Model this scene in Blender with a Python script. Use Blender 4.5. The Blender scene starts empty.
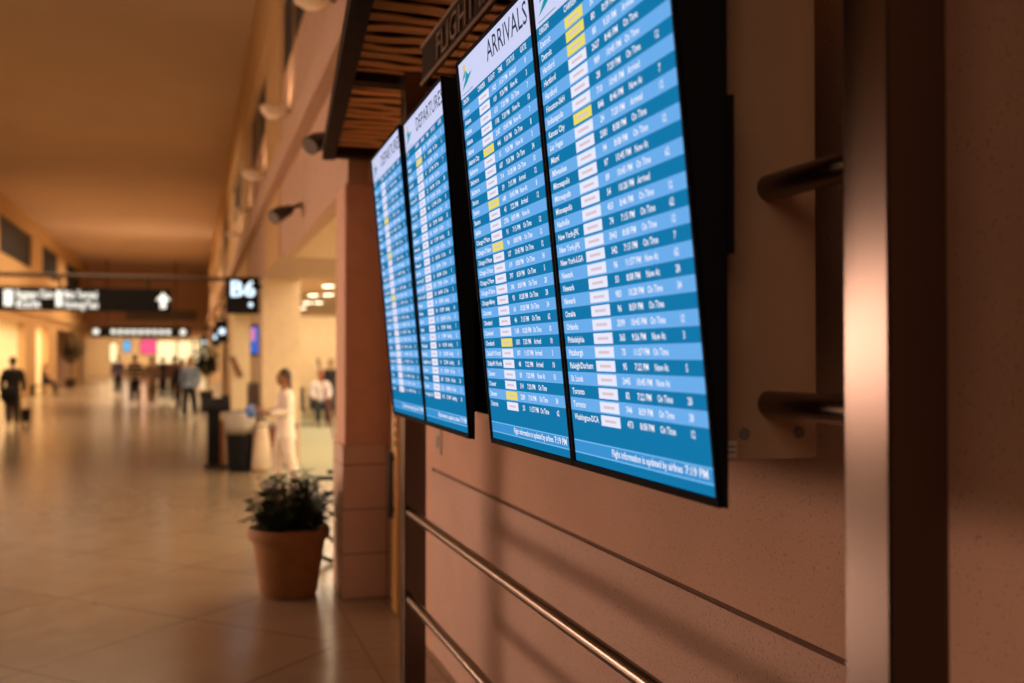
import bpy, bmesh, math, random
from mathutils import Vector, Matrix, Euler
random.seed(7)
C = bpy.context.scene.collection
PI = math.pi

# ------------------------------------------------------------------ camera
EYE = 1.7
FPX = 995.6
PSI = math.atan(320 / FPX)                 # the corridor runs along +Y; the camera is turned right of it
cam_d = bpy.data.cameras.new('camera')
cam = bpy.data.objects.new('camera', cam_d); C.objects.link(cam)
cam_d.sensor_width = 36.0
cam_d.lens = 36.0 * FPX / 1024
cam.location = (0, 0, EYE)
cam.rotation_euler = (math.radians(90 + 0.835), 0, -PSI)
cam_d.dof.use_dof = True
cam_d.dof.focus_distance = 2.55
cam_d.dof.aperture_fstop = 1.85
cam_d.clip_end = 300
bpy.context.scene.camera = cam

# ------------------------------------------------------------------ world, exposure, lights
w = bpy.data.worlds.new('world'); bpy.context.scene.world = w
w.use_nodes = True
bg = w.node_tree.nodes['Background']
bg.inputs[0].default_value = (1.0, 0.62, 0.34, 1); bg.inputs[1].default_value = 0.012
vs = bpy.context.scene.view_settings
vs.view_transform = 'Standard'; vs.look = 'None'; vs.exposure = 0.0; vs.gamma = 1.0
vs.use_curve_mapping = False
cy = bpy.context.scene.cycles
cy.use_denoising = True
cy.max_bounces = 7
cy.sample_clamp_indirect = 4.0

def area(name, loc, target, sx, sy, power, col, spread=180):
    l = bpy.data.lights.new(name, 'AREA'); l.shape = 'RECTANGLE'; l.size = sx; l.size_y = sy
    l.energy = power; l.color = col; l.spread = math.radians(spread)
    o = bpy.data.objects.new(name, l); C.objects.link(o); o.location = loc
    d = Vector(target) - Vector(loc)
    o.rotation_euler = d.to_track_quat('-Z', 'Y').to_euler()
    return o
# shop across the hall, out of frame on the left: the low light that throws the rail shadows on the wall
area('shopfront_light', (-6.3, 11.0, 1.9), (1.3, 9.0, 1.9), 11.0, 2.0, 225, (1.0, 0.64, 0.47), 130)
area('shopfront_light', (-6.2, 13.2, 2.0), (1.3, 4.4, 1.1), 2.6, 1.4, 40, (1.0, 0.63, 0.47), 60)
# hall behind the camera
area('hall_light_behind', (-2.6, -3.2, 4.6), (1.0, 2.4, 2.0), 3.0, 3.0, 32, (1.0, 0.64, 0.42), 140)
# lounge behind the arcade: ceiling light, added unseen fills for the near ceiling and the end wall
area('lounge_light', (4.6, 20.0, 2.88), (4.6, 20.0, 0), 6.0, 15.0, 760, (1.0, 0.79, 0.53))
area('lounge_light_near', (4.0, 10.4, 2.86), (4.0, 10.4, 0), 4.5, 5.0, 300, (1.0, 0.79, 0.53))
area('lounge_ceiling_fill', (5.5, 10.2, 1.9), (3.6, 10.2, 2.9), 1.0, 4.0, 60, (1.0, 0.74, 0.44))
area('lounge_wall_fill', (4.5, 29.6, 2.8), (4.5, 31.2, 1.2), 6.0, .4, 75, (1.0, 0.79, 0.53))
# general hall light further down
for yy, pw in ((27, 420), (42, 650), (58, 800)):
    area('hall_light', (-2.8, yy, 7.5), (-2.8, yy, 0), 5.0, 8.0, pw, (1.0, 0.70, 0.44), 150)
# added unseen strips above the cornice, smoothing and brightening the hall ceiling
area('ceiling_fill', (.80, 16, 4.2), (-2.2, 16, 7.63), .12, 26, 55, (1.0, 0.66, 0.43), 170)
area('ceiling_fill', (.80, 50, 4.2), (-2.2, 50, 7.63), .12, 38, 900, (1.0, 0.65, 0.40), 170)
area('far_wall_fill', (-2.8, 88.5, 2.9), (-2.8, 92, 1.2), 10.0, .6, 190, (1.0, 0.72, 0.42))  # added fill, brightens the far wall behind the walkers
# light of the passage past the far header
area('far_light', (-2.8, 80, 3.2), (-2.8, 80, 0), 8.0, 12.0, 900, (1.0, 0.70, 0.40))

# ------------------------------------------------------------------ materials
def lin(r, g, b):
    f = lambda c: ((c / 255 + .055) / 1.055) ** 2.4 if c > 10 else c / 255 / 12.92
    return (f(r), f(g), f(b), 1)
def nodes(name):
    m = bpy.data.materials.new(name); m.use_nodes = True
    nt = m.node_tree; return m, nt, nt.nodes['Principled BSDF']
def mat(name, col, rough=.6, metal=0.0, noise=0.06, nscale=8.0, bump=0.0, bscale=60.0, spec=.5, coat=0):
    m, nt, b = nodes(name)
    b.inputs['Roughness'].default_value = rough; b.inputs['Metallic'].default_value = metal
    b.inputs['Specular IOR Level'].default_value = spec
    tc = nt.nodes.new('ShaderNodeTexCoord')
    n = nt.nodes.new('ShaderNodeTexNoise'); n.inputs['Scale'].default_value = nscale; n.inputs['Detail'].default_value = 3
    nt.links.new(tc.outputs['Object'], n.inputs['Vector'])
    r = nt.nodes.new('ShaderNodeValToRGB')
    r.color_ramp.elements[0].position = .3; r.color_ramp.elements[1].position = .7
    r.color_ramp.elements[0].color = tuple(c * (1 - noise) for c in col[:3]) + (1,)
    r.color_ramp.elements[1].color = tuple(min(1, c * (1 + noise)) for c in col[:3]) + (1,)
    nt.links.new(n.outputs['Fac'], r.inputs['Fac']); nt.links.new(r.outputs['Color'], b.inputs['Base Color'])
    if bump:
        n2 = nt.nodes.new('ShaderNodeTexNoise'); n2.inputs['Scale'].default_value = bscale; n2.inputs['Detail'].default_value = 2
        nt.links.new(tc.outputs['Object'], n2.inputs['Vector'])
        bp = nt.nodes.new('ShaderNodeBump'); bp.inputs['Strength'].default_value = bump; bp.inputs['Distance'].default_value = .004
        nt.links.new(n2.outputs['Fac'], bp.inputs['Height']); nt.links.new(bp.outputs['Normal'], b.inputs['Normal'])
    return m
def emis(name, col, s=1.0):
    m = bpy.data.materials.new(name); m.use_nodes = True; nt = m.node_tree
    nt.nodes.remove(nt.nodes['Principled BSDF'])
    e = nt.nodes.new('ShaderNodeEmission'); e.inputs[0].default_value = col; e.inputs[1].default_value = s
    nt.links.new(e.outputs[0], nt.nodes['Material Output'].inputs[0]); return m

def wall_stucco(name, col, speck):
    m, nt, b = nodes(name); b.inputs['Roughness'].default_value = .85; b.inputs['Specular IOR Level'].default_value = .15
    tc = nt.nodes.new('ShaderNodeTexCoord')
    v = nt.nodes.new('ShaderNodeTexVoronoi'); v.inputs['Scale'].default_value = 55
    n = nt.nodes.new('ShaderNodeTexNoise'); n.inputs['Scale'].default_value = 130; n.inputs['Detail'].default_value = 4
    n2 = nt.nodes.new('ShaderNodeTexNoise'); n2.inputs['Scale'].default_value = 2.2
    for q in (v, n, n2): nt.links.new(tc.outputs['Object'], q.inputs['Vector'])
    r = nt.nodes.new('ShaderNodeValToRGB')
    r.color_ramp.elements[0].position = speck; r.color_ramp.elements[0].color = (col[0]*.72, col[1]*.70, col[2]*.68, 1)
    r.color_ramp.elements[1].position = speck + .05; r.color_ramp.elements[1].color = col
    nt.links.new(n.outputs['Fac'], r.inputs['Fac'])
    mx = nt.nodes.new('ShaderNodeMix'); mx.data_type = 'RGBA'; mx.blend_type = 'MULTIPLY'; mx.inputs[0].default_value = .25
    nt.links.new(r.outputs[0], mx.inputs[6]); nt.links.new(n2.outputs['Fac'], mx.inputs[7])
    nt.links.new(mx.outputs[2], b.inputs['Base Color'])
    bp = nt.nodes.new('ShaderNodeBump'); bp.inputs['Strength'].default_value = .45; bp.inputs['Distance'].default_value = .004
    nt.links.new(n.outputs['Fac'], bp.inputs['Height']); nt.links.new(bp.outputs['Normal'], b.inputs['Normal'])
    return m

def floor_mat():
    m, nt, b = nodes('polished_tile'); N = nt.nodes.new; L = nt.links.new
    tc = N('ShaderNodeTexCoord')
    def grid(rot, size, joint):
        mp = N('ShaderNodeMapping'); mp.inputs['Rotation'].default_value = (0, 0, rot)
        L(tc.outputs['Object'], mp.inputs['Vector'])
        br = N('ShaderNodeTexBrick'); br.offset = 0; br.squash = 1
        br.inputs['Scale'].default_value = 1; br.inputs['Mortar Size'].default_value = joint; br.inputs['Mortar Smooth'].default_value = .3
        br.inputs['Brick Width'].default_value = size; br.inputs['Row Height'].default_value = size
        br.inputs['Color1'].default_value = (.37, .275, .175, 1); br.inputs['Color2'].default_value = (.34, .25, .16, 1)
        br.inputs['Mortar'].default_value = (.22, .16, .10, 1)
        L(mp.outputs[0], br.inputs['Vector']); return br
    g1 = grid(math.radians(45), 1.2, .012); g2 = grid(0, .32, .006)
    sx = N('ShaderNodeSeparateXYZ'); L(tc.outputs['Object'], sx.inputs[0])
    gt = N('ShaderNodeMath'); gt.operation = 'GREATER_THAN'; gt.inputs[1].default_value = .78; L(sx.outputs[0], gt.inputs[0])
    mx = N('ShaderNodeMix'); mx.data_type = 'RGBA'; L(gt.outputs[0], mx.inputs[0]); L(g1.outputs[0], mx.inputs[6]); L(g2.outputs[0], mx.inputs[7])
    n = N('ShaderNodeTexNoise'); n.inputs['Scale'].default_value = 3; n.inputs['Detail'].default_value = 5; L(tc.outputs['Object'], n.inputs['Vector'])
    m2 = N('ShaderNodeMix'); m2.data_type = 'RGBA'; m2.blend_type = 'MULTIPLY'; m2.inputs[0].default_value = .3
    L(mx.outputs[2], m2.inputs[6]); L(n.outputs['Fac'], m2.inputs[7]); L(m2.outputs[2], b.inputs['Base Color'])
    b.inputs['Roughness'].default_value = .2
    n3 = N('ShaderNodeTexNoise'); n3.inputs['Scale'].default_value = 5; L(tc.outputs['Object'], n3.inputs['Vector'])
    mr = N('ShaderNodeMapRange'); mr.inputs[3].default_value = .12; mr.inputs[4].default_value = .28
    L(n3.outputs['Fac'], mr.inputs[0]); L(mr.outputs[0], b.inputs['Roughness'])
    return m

def tile_mat():
    m, nt, b = nodes('column_tile'); N = nt.nodes.new; L = nt.links.new
    tc = N('ShaderNodeTexCoord'); mp = N('ShaderNodeMapping'); mp.inputs['Location'].default_value = (.02, 0, 0)
    # the vertical coordinate and the two horizontal ones, one brick lookup for each pair
    sep = N('ShaderNodeSeparateXYZ'); L(tc.outputs['Object'], sep.inputs[0])
    add = N('ShaderNodeMath'); add.operation = 'ADD'; L(sep.outputs[0], add.inputs[0]); L(sep.outputs[1], add.inputs[1])
    cb = N('ShaderNodeCombineXYZ'); L(add.outputs[0], cb.inputs[0]); L(sep.outputs[2], cb.inputs[1])
    br = N('ShaderNodeTexBrick'); br.offset = 0
    br.inputs['Scale'].default_value = 1; br.inputs['Mortar Size'].default_value = .005
    br.inputs['Brick Width'].default_value = .32; br.inputs['Row Height'].default_value = .312
    br.inputs['Color1'].default_value = (.64, .44, .34, 1); br.inputs['Color2'].default_value = (.60, .41, .31, 1)
    br.inputs['Mortar'].default_value = (.22, .13, .09, 1)
    L(cb.outputs[0], br.inputs['Vector']); L(br.outputs[0], b.inputs['Base Color'])
    b.inputs['Roughness'].default_value = .45
    return m

def brushed(name, col, rough, axis):
    m, nt, b = nodes(name); N = nt.nodes.new; L = nt.links.new
    b.inputs['Metallic'].default_value = 1; b.inputs['Base Color'].default_value = col
    tc = N('ShaderNodeTexCoord'); mp = N('ShaderNodeMapping')
    mp.inputs['Scale'].default_value = (260, 260, 1.2) if axis == 'z' else (260, 1.2, 260)
    n = N('ShaderNodeTexNoise'); n.inputs['Scale'].default_value = 1; n.inputs['Detail'].default_value = 2
    L(tc.outputs['Object'], mp.inputs[0]); L(mp.outputs[0], n.inputs['Vector'])
    mr = N('ShaderNodeMapRange'); mr.inputs[3].default_value = rough * .75; mr.inputs[4].default_value = rough * 1.3
    L(n.outputs['Fac'], mr.inputs[0]); L(mr.outputs[0], b.inputs['Roughness'])
    bp = N('ShaderNodeBump'); bp.inputs['Strength'].default_value = .08; bp.inputs['Distance'].default_value = .001
    L(n.outputs['Fac'], bp.inputs['Height']); L(bp.outputs['Normal'], b.inputs['Normal'])
    return m

def wood_mat(name, c1, c2, rough=.5):
    m, nt, b = nodes(name); N = nt.nodes.new; L = nt.links.new
    tc = N('ShaderNodeTexCoord'); mp = N('ShaderNodeMapping'); mp.inputs['Scale'].default_value = (1.5, 14, 14)
    n = N('ShaderNodeTexNoise'); n.inputs['Scale'].default_value = 2; n.inputs['Detail'].default_value = 6; n.inputs['Distortion'].default_value = 1.2
    L(tc.outputs['Object'], mp.inputs[0]); L(mp.outputs[0], n.inputs['Vector'])
    r = N('ShaderNodeValToRGB'); r.color_ramp.elements[0].position = .35; r.color_ramp.elements[1].position = .65
    r.color_ramp.elements[0].color = c1; r.color_ramp.elements[1].color = c2; b.inputs['Specular IOR Level'].default_value = .08
    L(n.outputs['Fac'], r.inputs[0]); L(r.outputs[0], b.inputs['Base Color'])
    b.inputs['Roughness'].default_value = rough
    return m

M = {}
M['wall'] = wall_stucco('wall_stucco', (.76, .47, .34, 1), .33)
M['dado'] = wall_stucco('dado_terrazzo', (.74, .50, .40, 1), .36)
M['groove'] = mat('groove', (.12, .05, .02, 1), .8)
M['arcade'] = mat('arcade_plaster', (.55, .36, .24, 1), .8)
M['yellow'] = mat('ochre_plaster', (.60, .38, .16, 1), .8)
M['cream'] = mat('cream_plaster', (.78, .60, .38, 1), .75)
M['ceiling'] = mat('ceiling_plaster', (.60, .43, .29, 1), .9, noise=.03, nscale=.6)
M['colred'] = mat('column_plaster', (.66, .38, .25, 1), .75)
M['tile'] = tile_mat()
M['floor'] = floor_mat()
M['carpet'] = mat('carpet', (.34, .33, .22, 1), .95, noise=.2, nscale=40)
M['steelz'] = brushed('brushed_steel_post', (.15, .115, .10, 1), .22, 'z')
M['steely'] = brushed('brushed_steel_rail', (.20, .15, .12, 1), .28, 'y')
M['panel'] = mat('tan_metal_panel', (.50, .33, .22, 1), .6, noise=.03)
M['black'] = mat('black_plastic', (.012, .012, .014, 1), .6, spec=.12)
M['bezel'] = mat('matte_bezel', (.008, .008, .010, 1), .75, spec=.05)
M['blacksatin'] = mat('black_satin', (.02, .017, .015, 1), .35)
M['wood'] = wood_mat('canopy_wood', (.60, .32, .12, 1), (.90, .56, .25, 1), .6)
M['darkwood'] = wood_mat('dark_stained_wood', (.022, .011, .006, 1), (.042, .021, .010, 1), .75)
M['bronze'] = mat('bronze_letters', (.20, .11, .06, 1), .6, metal=.2)
M['jamb'] = mat('yellow_door_frame', (.62, .36, .10, 1), .5)
M['glass_dark'] = mat('dark_window_glass', (.03, .035, .04, 1), .5, spec=.15)
M['bowl'] = mat('white_lamp_bowl', (.80, .68, .56, 1), .5)
bn_ = M['bowl'].node_tree; tr = bn_.nodes.new('ShaderNodeBsdfTranslucent'); tr.inputs[0].default_value = (.85, .68, .52, 1)
ms_ = bn_.nodes.new('ShaderNodeMixShader'); ms_.inputs[0].default_value = .35
bn_.links.new(bn_.nodes['Principled BSDF'].outputs[0], ms_.inputs[1]); bn_.links.new(tr.outputs[0], ms_.inputs[2]); bn_.links.new(ms_.outputs[0], bn_.nodes['Material Output'].inputs[0])
M['terracotta'] = mat('terracotta', (.30, .135, .045, 1), .75, noise=.12)
M['soil'] = mat('soil', (.05, .03, .02, 1), .95)
M['leaf'] = mat('leaf_green', (.022, .045, .012, 1), .4, noise=.35, nscale=25)
M['stem'] = mat('stem', (.08, .06, .025, 1), .7)
M['dkmetal'] = mat('dark_metal', (.08, .055, .04, 1), .45, metal=.6)
M['chrome'] = mat('chrome', (.7, .65, .6, 1), .18, metal=1)
M['grey'] = mat('grey_paint', (.22, .19, .17, 1), .5)
M['white'] = mat('white_paint', (.80, .76, .70, 1), .5)
M['brown'] = mat('brown_laminate', (.24, .08, .03, 1), .5)
M['beige'] = mat('beige_cloth', (.70, .56, .40, 1), .9)
M['blue'] = mat('blue_cloth', (.15, .28, .7, 1), .8)
M['bag'] = mat('clear_bin_liner', (.42, .37, .31, 1), .3)
M['red'] = mat('red_paint', (.20, .02, .015, 1), .6)
M['shopwall'] = mat('shop_wall', (.85, .72, .48, 1), .8)
M['e_white'] = emis('sign_white', (1.0, .92, .78, 1), 1.5)
M['e_cool'] = emis('sign_cool_white', (.72, .88, 1.0, 1), 1.7)
M['e_warm'] = emis('lamp_warm', (1.0, .85, .58, 1), 9)
M['e_far'] = emis('far_lit_window', (1.0, .72, .36, 1), 1.7)
M['e_shop'] = emis('shop_lit_panel', (1.0, .70, .36, 1), 1.0)
M['e_pink'] = emis('pink_sign', (1.0, .10, .24, 1), 1.2)
M['e_blue'] = emis('blue_sign', (.12, .50, .85, 1), 1.2)
M['e_screenblue'] = emis('blue_display', (.05, .15, .6, 1), 1.0)
M['e_screenpink'] = emis('pink_display', (.8, .25, .5, 1), 1.0)

# ------------------------------------------------------------------ mesh helpers
class MB:
    def __init__(s): s.v = []; s.f = []; s.m = []
    def add(s, vs, fs, mi=0):
        o = len(s.v); s.v += [tuple(v) for v in vs]; s.f += [tuple(i + o for i in f) for f in fs]; s.m += [mi] * len(fs); return s
    def box(s, x0, x1, y0, y1, z0, z1, mi=0):
        vs = [(x, y, z) for z in (z0, z1) for y in (y0, y1) for x in (x0, x1)]
        return s.add(vs, [(0, 2, 3, 1), (4, 5, 7, 6), (0, 1, 5, 4), (2, 6, 7, 3), (0, 4, 6, 2), (1, 3, 7, 5)], mi)
    def rings(s, rings, mi=0, cap=True):
        n = len(rings[0]); vs = [p for r in rings for p in r]; fs = []
        for k in range(len(rings) - 1):
            for i in range(n):
                j = (i + 1) % n; fs.append((k*n+i, k*n+j, (k+1)*n+j, (k+1)*n+i))
        if cap: fs.append(tuple(reversed(range(n)))); fs.append(tuple((len(rings)-1)*n + i for i in range(n)))
        return s.add(vs, fs, mi)
    def lathe(s, prof, c=(0, 0, 0), n=32, mi=0, cap=True):
        return s.rings([[(c[0] + r*math.cos(2*PI*i/n), c[1] + r*math.sin(2*PI*i/n), c[2] + z) for i in range(n)] for r, z in prof], mi, cap)
    def tube(s, pts, r, n=12, mi=0):
        pts = [Vector(p) for p in pts]; rs = r if isinstance(r, (list, tuple)) else [r] * len(pts); R = []
        ref = None
        for i, p in enumerate(pts):
            t = (pts[min(i+1, len(pts)-1)] - pts[max(i-1, 0)]).normalized()
            if ref is None: ref = Vector((0, 0, 1)) if abs(t.z) < .9 else Vector((1, 0, 0))
            a = t.cross(ref).normalized(); b = t.cross(a).normalized(); ref = -b if False else ref
            R.append([tuple(p + (a*math.cos(2*PI*k/n) + b*math.sin(2*PI*k/n)) * rs[i]) for k in range(n)])
        return s.rings(R, mi)
    def ell(s, c, rx, ry, rz, n=16, m=10, mi=0, rot=None):
        R = []
        for k in range(m + 1):
            a = -PI/2 + PI*k/m; a = max(-PI/2 + .05, min(PI/2 - .05, a))
            ring = []
            for i in range(n):
                v = Vector((rx*math.cos(a)*math.cos(2*PI*i/n), ry*math.cos(a)*math.sin(2*PI*i/n), rz*math.sin(a)))
                if rot: v = rot @ v
                ring.append(tuple(v + Vector(c)))
            R.append(ring)
        return s.rings(R, mi)
    def build(s, name, mats, parent=None, smooth=False, bevel=0):
        me = bpy.data.meshes.new(name); me.from_pydata(s.v, [], s.f)
        if not isinstance(mats, (list, tuple)): mats = [mats]
        for m in mats: me.materials.append(m)
        me.polygons.foreach_set('material_index', s.m)
        bm = bmesh.new(); bm.from_mesh(me); bmesh.ops.recalc_face_normals(bm, faces=bm.faces); bm.to_mesh(me); bm.free()
        if smooth: me.shade_smooth()
        o = bpy.data.objects.new(name, me); C.objects.link(o)
        if parent: o.parent = parent
        if bevel:
            b = o.modifiers.new('bevel', 'BEVEL'); b.width = bevel; b.segments = 2; b.limit_method = 'ANGLE'
        return o
def smooth_by_angle(o, deg=40):
    me = o.data; me.shade_smooth()
    bm = bmesh.new(); bm.from_mesh(me)
    for e in bm.edges:
        if len(e.link_faces) == 2 and e.calc_face_angle(0) > math.radians(deg): e.smooth = False
    bm.to_mesh(me); bm.free(); return o
def tag(o, label, cat, group=None):
    o['label'] = label; o['category'] = cat
    if group: o['group'] = group
    return o
def thing(name, label, cat, loc=(0, 0, 0), rotz=0, group=None):
    o = bpy.data.objects.new(name, None); C.objects.link(o); o.empty_display_size = .1
    o.location = loc; o.rotation_euler = (0, 0, rotz); return tag(o, label, cat, group)
def struct(o): o['kind'] = 'structure'; return o
def dup(root, loc, rotz, label, group=None):
    r = root.copy(); C.objects.link(r); r.location = loc; r.rotation_euler = (0, 0, rotz); r['label'] = label
    if group: r['group'] = group
    for ch in list(root.children):
        c = ch.copy(); C.objects.link(c); c.parent = r
        for g in ch.children:
            d = g.copy(); C.objects.link(d); d.parent = c
    return r
_tc = {}
def text_geo(s, off=.02):
    key = s; s = s.replace('~', '')
    if key.startswith('~'): off = .003
    if key not in _tc:
        cu = bpy.data.curves.new('t', 'FONT'); cu.body = s; cu.size = 1; cu.resolution_u = 2; cu.offset = off
        ob = bpy.data.objects.new('t', cu); C.objects.link(ob)
        dg = bpy.context.evaluated_depsgraph_get()
        me = bpy.data.meshes.new_from_object(ob.evaluated_get(dg))
        vs = [tuple(v.co) for v in me.vertices]; fs = [tuple(p.vertices) for p in me.polygons]
        wd = max([v[0] for v in vs] or [0])
        bpy.data.objects.remove(ob); bpy.data.curves.remove(cu); bpy.data.meshes.remove(me)
        _tc[key] = (vs, fs, wd)
    return _tc[key]
def put_text(mb, s, x, y, size, z=0, sx=1.0, mi=0, align='l', depth=0.0, fit=None):
    vs, fs, wd = text_geo(s)
    if fit: sx = fit / (wd * size)
    if align == 'c': x -= wd * size * sx / 2
    P = [(x + v[0]*size*sx, y + v[1]*size, z) for v in vs]
    mb.add(P, fs, mi)
    if depth:
        mb.add([(p[0], p[1], z - depth) for p in P], fs, mi)
        cnt = {}
        for f in fs:
            for i in range(len(f)):
                e = (f[i], f[(i+1) % len(f)]); k = tuple(sorted(e)); cnt.setdefault(k, []).append(e)
        for k, l in cnt.items():
            if len(l) == 1:
                a, b = l[0]; mb.add([P[a], P[b], (P[b][0], P[b][1], z-depth), (P[a][0], P[a][1], z-depth)], [(0, 1, 2, 3)], mi)

# pixel (1024x683) at plane distance zc along the optical axis -> world; used to read positions off the photograph
def at(px, zc, z=None, py=None):
    off = px - 192
    X = math.cos(PSI) * off * zc / FPX
    Y = (zc - X * math.sin(PSI)) / math.cos(PSI)
    return X, Y
def foot(px, py):
    return at(px, EYE * FPX / (py - 356))

# ------------------------------------------------------------------ the setting
AX = 1.04            # hall face of the arcade wall
WX = 1.32            # recessed wall behind the displays
LX = -6.7
CZ = 7.63
struct(MB().box(-14, 1.04, -4, 95, -.2, 0).box(1.04, 14, -4, 13.4, -.2, 0).build('floor', M['floor']))
c = struct(MB().box(1.04, 14, 13.4, 95, -.2, .002).build('floor', M['carpet']))
struct(MB().box(LX - .3, AX + .3, -4, 71, CZ, CZ + .2).build('ceiling', M['ceiling']))
# recessed wall: upper panel, groove, dado, door recess left of the steel post
mb = MB()
mb.box(WX, WX + .3, -4, 6.45, 1.058, 3.2)
w1 = struct(mb.build('wall_right', M['wall']))
struct(MB().box(WX + .001, WX + .3, -4, 5.62, 0, 1.042).build('wall_right', M['dado']))
struct(MB().box(WX, WX + .3, 5.62, 6.45, 0, 1.058).build('wall_right', M['wall']))
struct(MB().box(WX + .016, WX + .3, -4, 5.62, 1.042, 1.058).build('trim_1', M['groove']))
struct(MB().box(AX, WX + .6, -4, 7.01, 3.20, 3.4).build('ceiling', M['arcade']))
# upper arcade wall with beams between the piers and pieces around the clerestory windows
mb = MB()
wins = [(-2.5, 4.2), (5.2, 8.2), (9.6, 12.45), (15.3, 19.2), (23, 27), (31, 35), (39, 43), (47, 51), (55, 59), (63, 67)]
z0, z1 = 5.03, 6.05
mb.box(AX, AX + .4, -4, 7.01, 3.4, z0).box(AX, AX + .14, 7.01, 71, 2.91, z0)
mb.box(AX, AX + .4, -4, 71, z1, CZ)
ys = [-4] + [q for w_ in wins for q in w_] + [71]
for a, b in zip(ys[0::2], ys[1::2]): mb.box(AX, AX + .4, a, b, z0, z1)
struct(mb.build('wall_right', M['arcade']))
struct(MB().box(AX - .05, AX, -4, 71, 6.2, CZ).build('trim_2', M['yellow']))
struct(MB().box(AX - .12, AX, -4, 71, 3.80, 4.08).build('trim_3', M['arcade']))
for i, (a, b) in enumerate(wins):
    o = struct(MB().box(AX + .02, AX + .05, a, b, z0, z1).build('window_%d' % (i + 1), M['glass_dark']))
    f = MB(); f.box(AX + .0, AX + .06, a, a + .08, z0, z1).box(AX + .0, AX + .06, b - .08, b, z0, z1).box(AX + .0, AX + .06, a, b, z0, z0 + .05).box(AX + .0, AX + .06, a, b, z1 - .05, z1)
    f.box(AX + .0, AX + .06, (a+b)/2 - .03, (a+b)/2 + .03, z0, z1)
    f.build('window_frame', M['yellow'], o)
for k, y in enumerate([13.9, 21.1, 29, 37, 45, 53, 61]):
    struct(MB().box(AX - .015, AX, y - 1.25, y + 1.25, 2.92, 6.2).build('trim_%d' % (4 + k), M['yellow']))
# piers of the arcade
mb = MB(); mb.box(1.02, 1.62, 7.01, 7.46, 1.075, 2.92)
col = struct(mb.build('column', M['colred'], bevel=.012))
struct(MB().box(1.005, 1.63, 7.0, 7.47, 0, 1.075).build('column', M['tile'], bevel=.006))
for y0_, y1_, xr in ((15.9, 19.3, 1.62), (28.0, 31.2, 1.62), (38, 41, 1.6), (47, 50, 1.6), (56, 59, 1.6), (65, 68, 1.6)):
    struct(MB().box(AX + .001, xr, y0_, y1_, 0, 2.93).build('column', M['cream']))
# side hall walls beyond
struct(MB().box(WX + .3, 14, 6.6, 7.0, 0, 3.4).build('wall_front', M['cream']))
struct(MB().box(1.62, 14, 31.2, 31.5, 0, 3.1).build('wall_back', M['cream']))
struct(MB().box(9.0, 9.3, 7, 31.2, 0, 3.4).build('wall_side', M['cream']))
struct(MB().box(AX + .14, 9.3, 7.0, 12.7, 2.93, 3.1).build('ceiling', M['cream']))
struct(MB().box(AX + .14, 9.3, 12.7, 31.4, 2.92, 3.1).build('ceiling', M['arcade']))
struct(MB().box(1.62, 1.9, 31.2, 75, 0, 3.1).build('wall_right', M['cream']))
# door recess seen past the steel post: yellow frame with strike plate and dark pull
d = struct(MB().box(WX + .02, WX + .1, 6.45, 7.0, 0, 3.2).build('door_1', M['wall']))
MB().box(WX - .03, WX + .06, 6.50, 6.66, 0, 2.6).build('door_frame', M['jamb'], d)
mb = MB()
for k in range(6): mb.box(WX - .036, WX - .029, 6.515, 6.56, 1.10 + k*.062, 1.14 + k*.062)
mb.build('hinge', M['black'], d)
mb = MB(); mb.box(WX - .07, WX - .04, 6.57, 6.61, .62, 1.06).box(WX - .045, WX - .028, 6.58, 6.60, .66, .69).box(WX - .045, WX - .028, 6.58, 6.60, 1.0, 1.03)
mb.build('door_handle', M['blacksatin'], d)

# left wall with lit shops under a solid band and clerestory windows
mb = MB()
shops = [(7.5, 13.5), (18, 24), (29, 35), (39.3, 46.3), (49.4, 53.2), (56.5, 66)]
lw = [(14, 21), (23, 29.5), (31.5, 37), (40.2, 48), (51.2, 57), (60.3, 68)]
def pierced(x0, x1, ya, yb, za, zb, holes, mb, hz0, hz1):
    mb.box(x0, x1, ya, yb, za, hz0) if hz0 > za else None
    mb.box(x0, x1, ya, yb, hz1, zb)
    q = [ya] + [t for h in holes for t in h] + [yb]
    for a, b in zip(q[0::2], q[1::2]): mb.box(x0, x1, a, b, hz0, hz1)
pierced(LX - .3, LX, -4, 71, 0, 3.9, shops, mb, 0, 3.1)
pierced(LX - .3, LX, -4, 71, 3.9, CZ, lw, mb, 5.45, 6.95)
struct(mb.build('wall_left', M['yellow']))
for k, (a, b) in enumerate(lw):
    o = struct(MB().box(LX - .12, LX - .06, a, b, 5.45, 6.95).build('window_%d' % (20 + k), M['glass_dark']))
    f = MB()
    for t in (a, b - .1): f.box(LX - .13, LX - .02, t, t + .1, 5.45, 6.95)
    f.box(LX - .13, LX - .02, a, b, 5.45, 5.53)
    f.build('window_frame', M['yellow'], o)
struct(MB().box(LX, LX + .12, -4, 71, 7.2, CZ).build('trim_20', M['yellow']))
struct(MB().box(LX, LX + .1, -4, 71, 3.5, 3.9).build('trim_21', M['yellow']))
for k, (a, b) in enumerate(shops):
    s = MB().box(LX - 3.3, LX - 3.1, a - .3, b + .3, 0, 3.3).box(LX - 3.1, LX - .3, a - .3, a, 0, 3.3).box(LX - 3.1, LX - .3, b, b + .3, 0, 3.3).box(LX - 3.1, LX - .3, a - .3, b + .3, 3.1, 3.3)
    struct(s.build('wall_shop', M['shopwall'] if k < 5 else M['arcade']))
    if k in (0, 1, 3, 4):
        area('shop_light', (LX - 1.6, (a+b)/2, 3.05), (LX - 1.6, (a+b)/2, 0), 2.0, (b-a)*.8, (90, 90, 0, 250, 200, 0)[k], (1, .76, .48))
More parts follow.
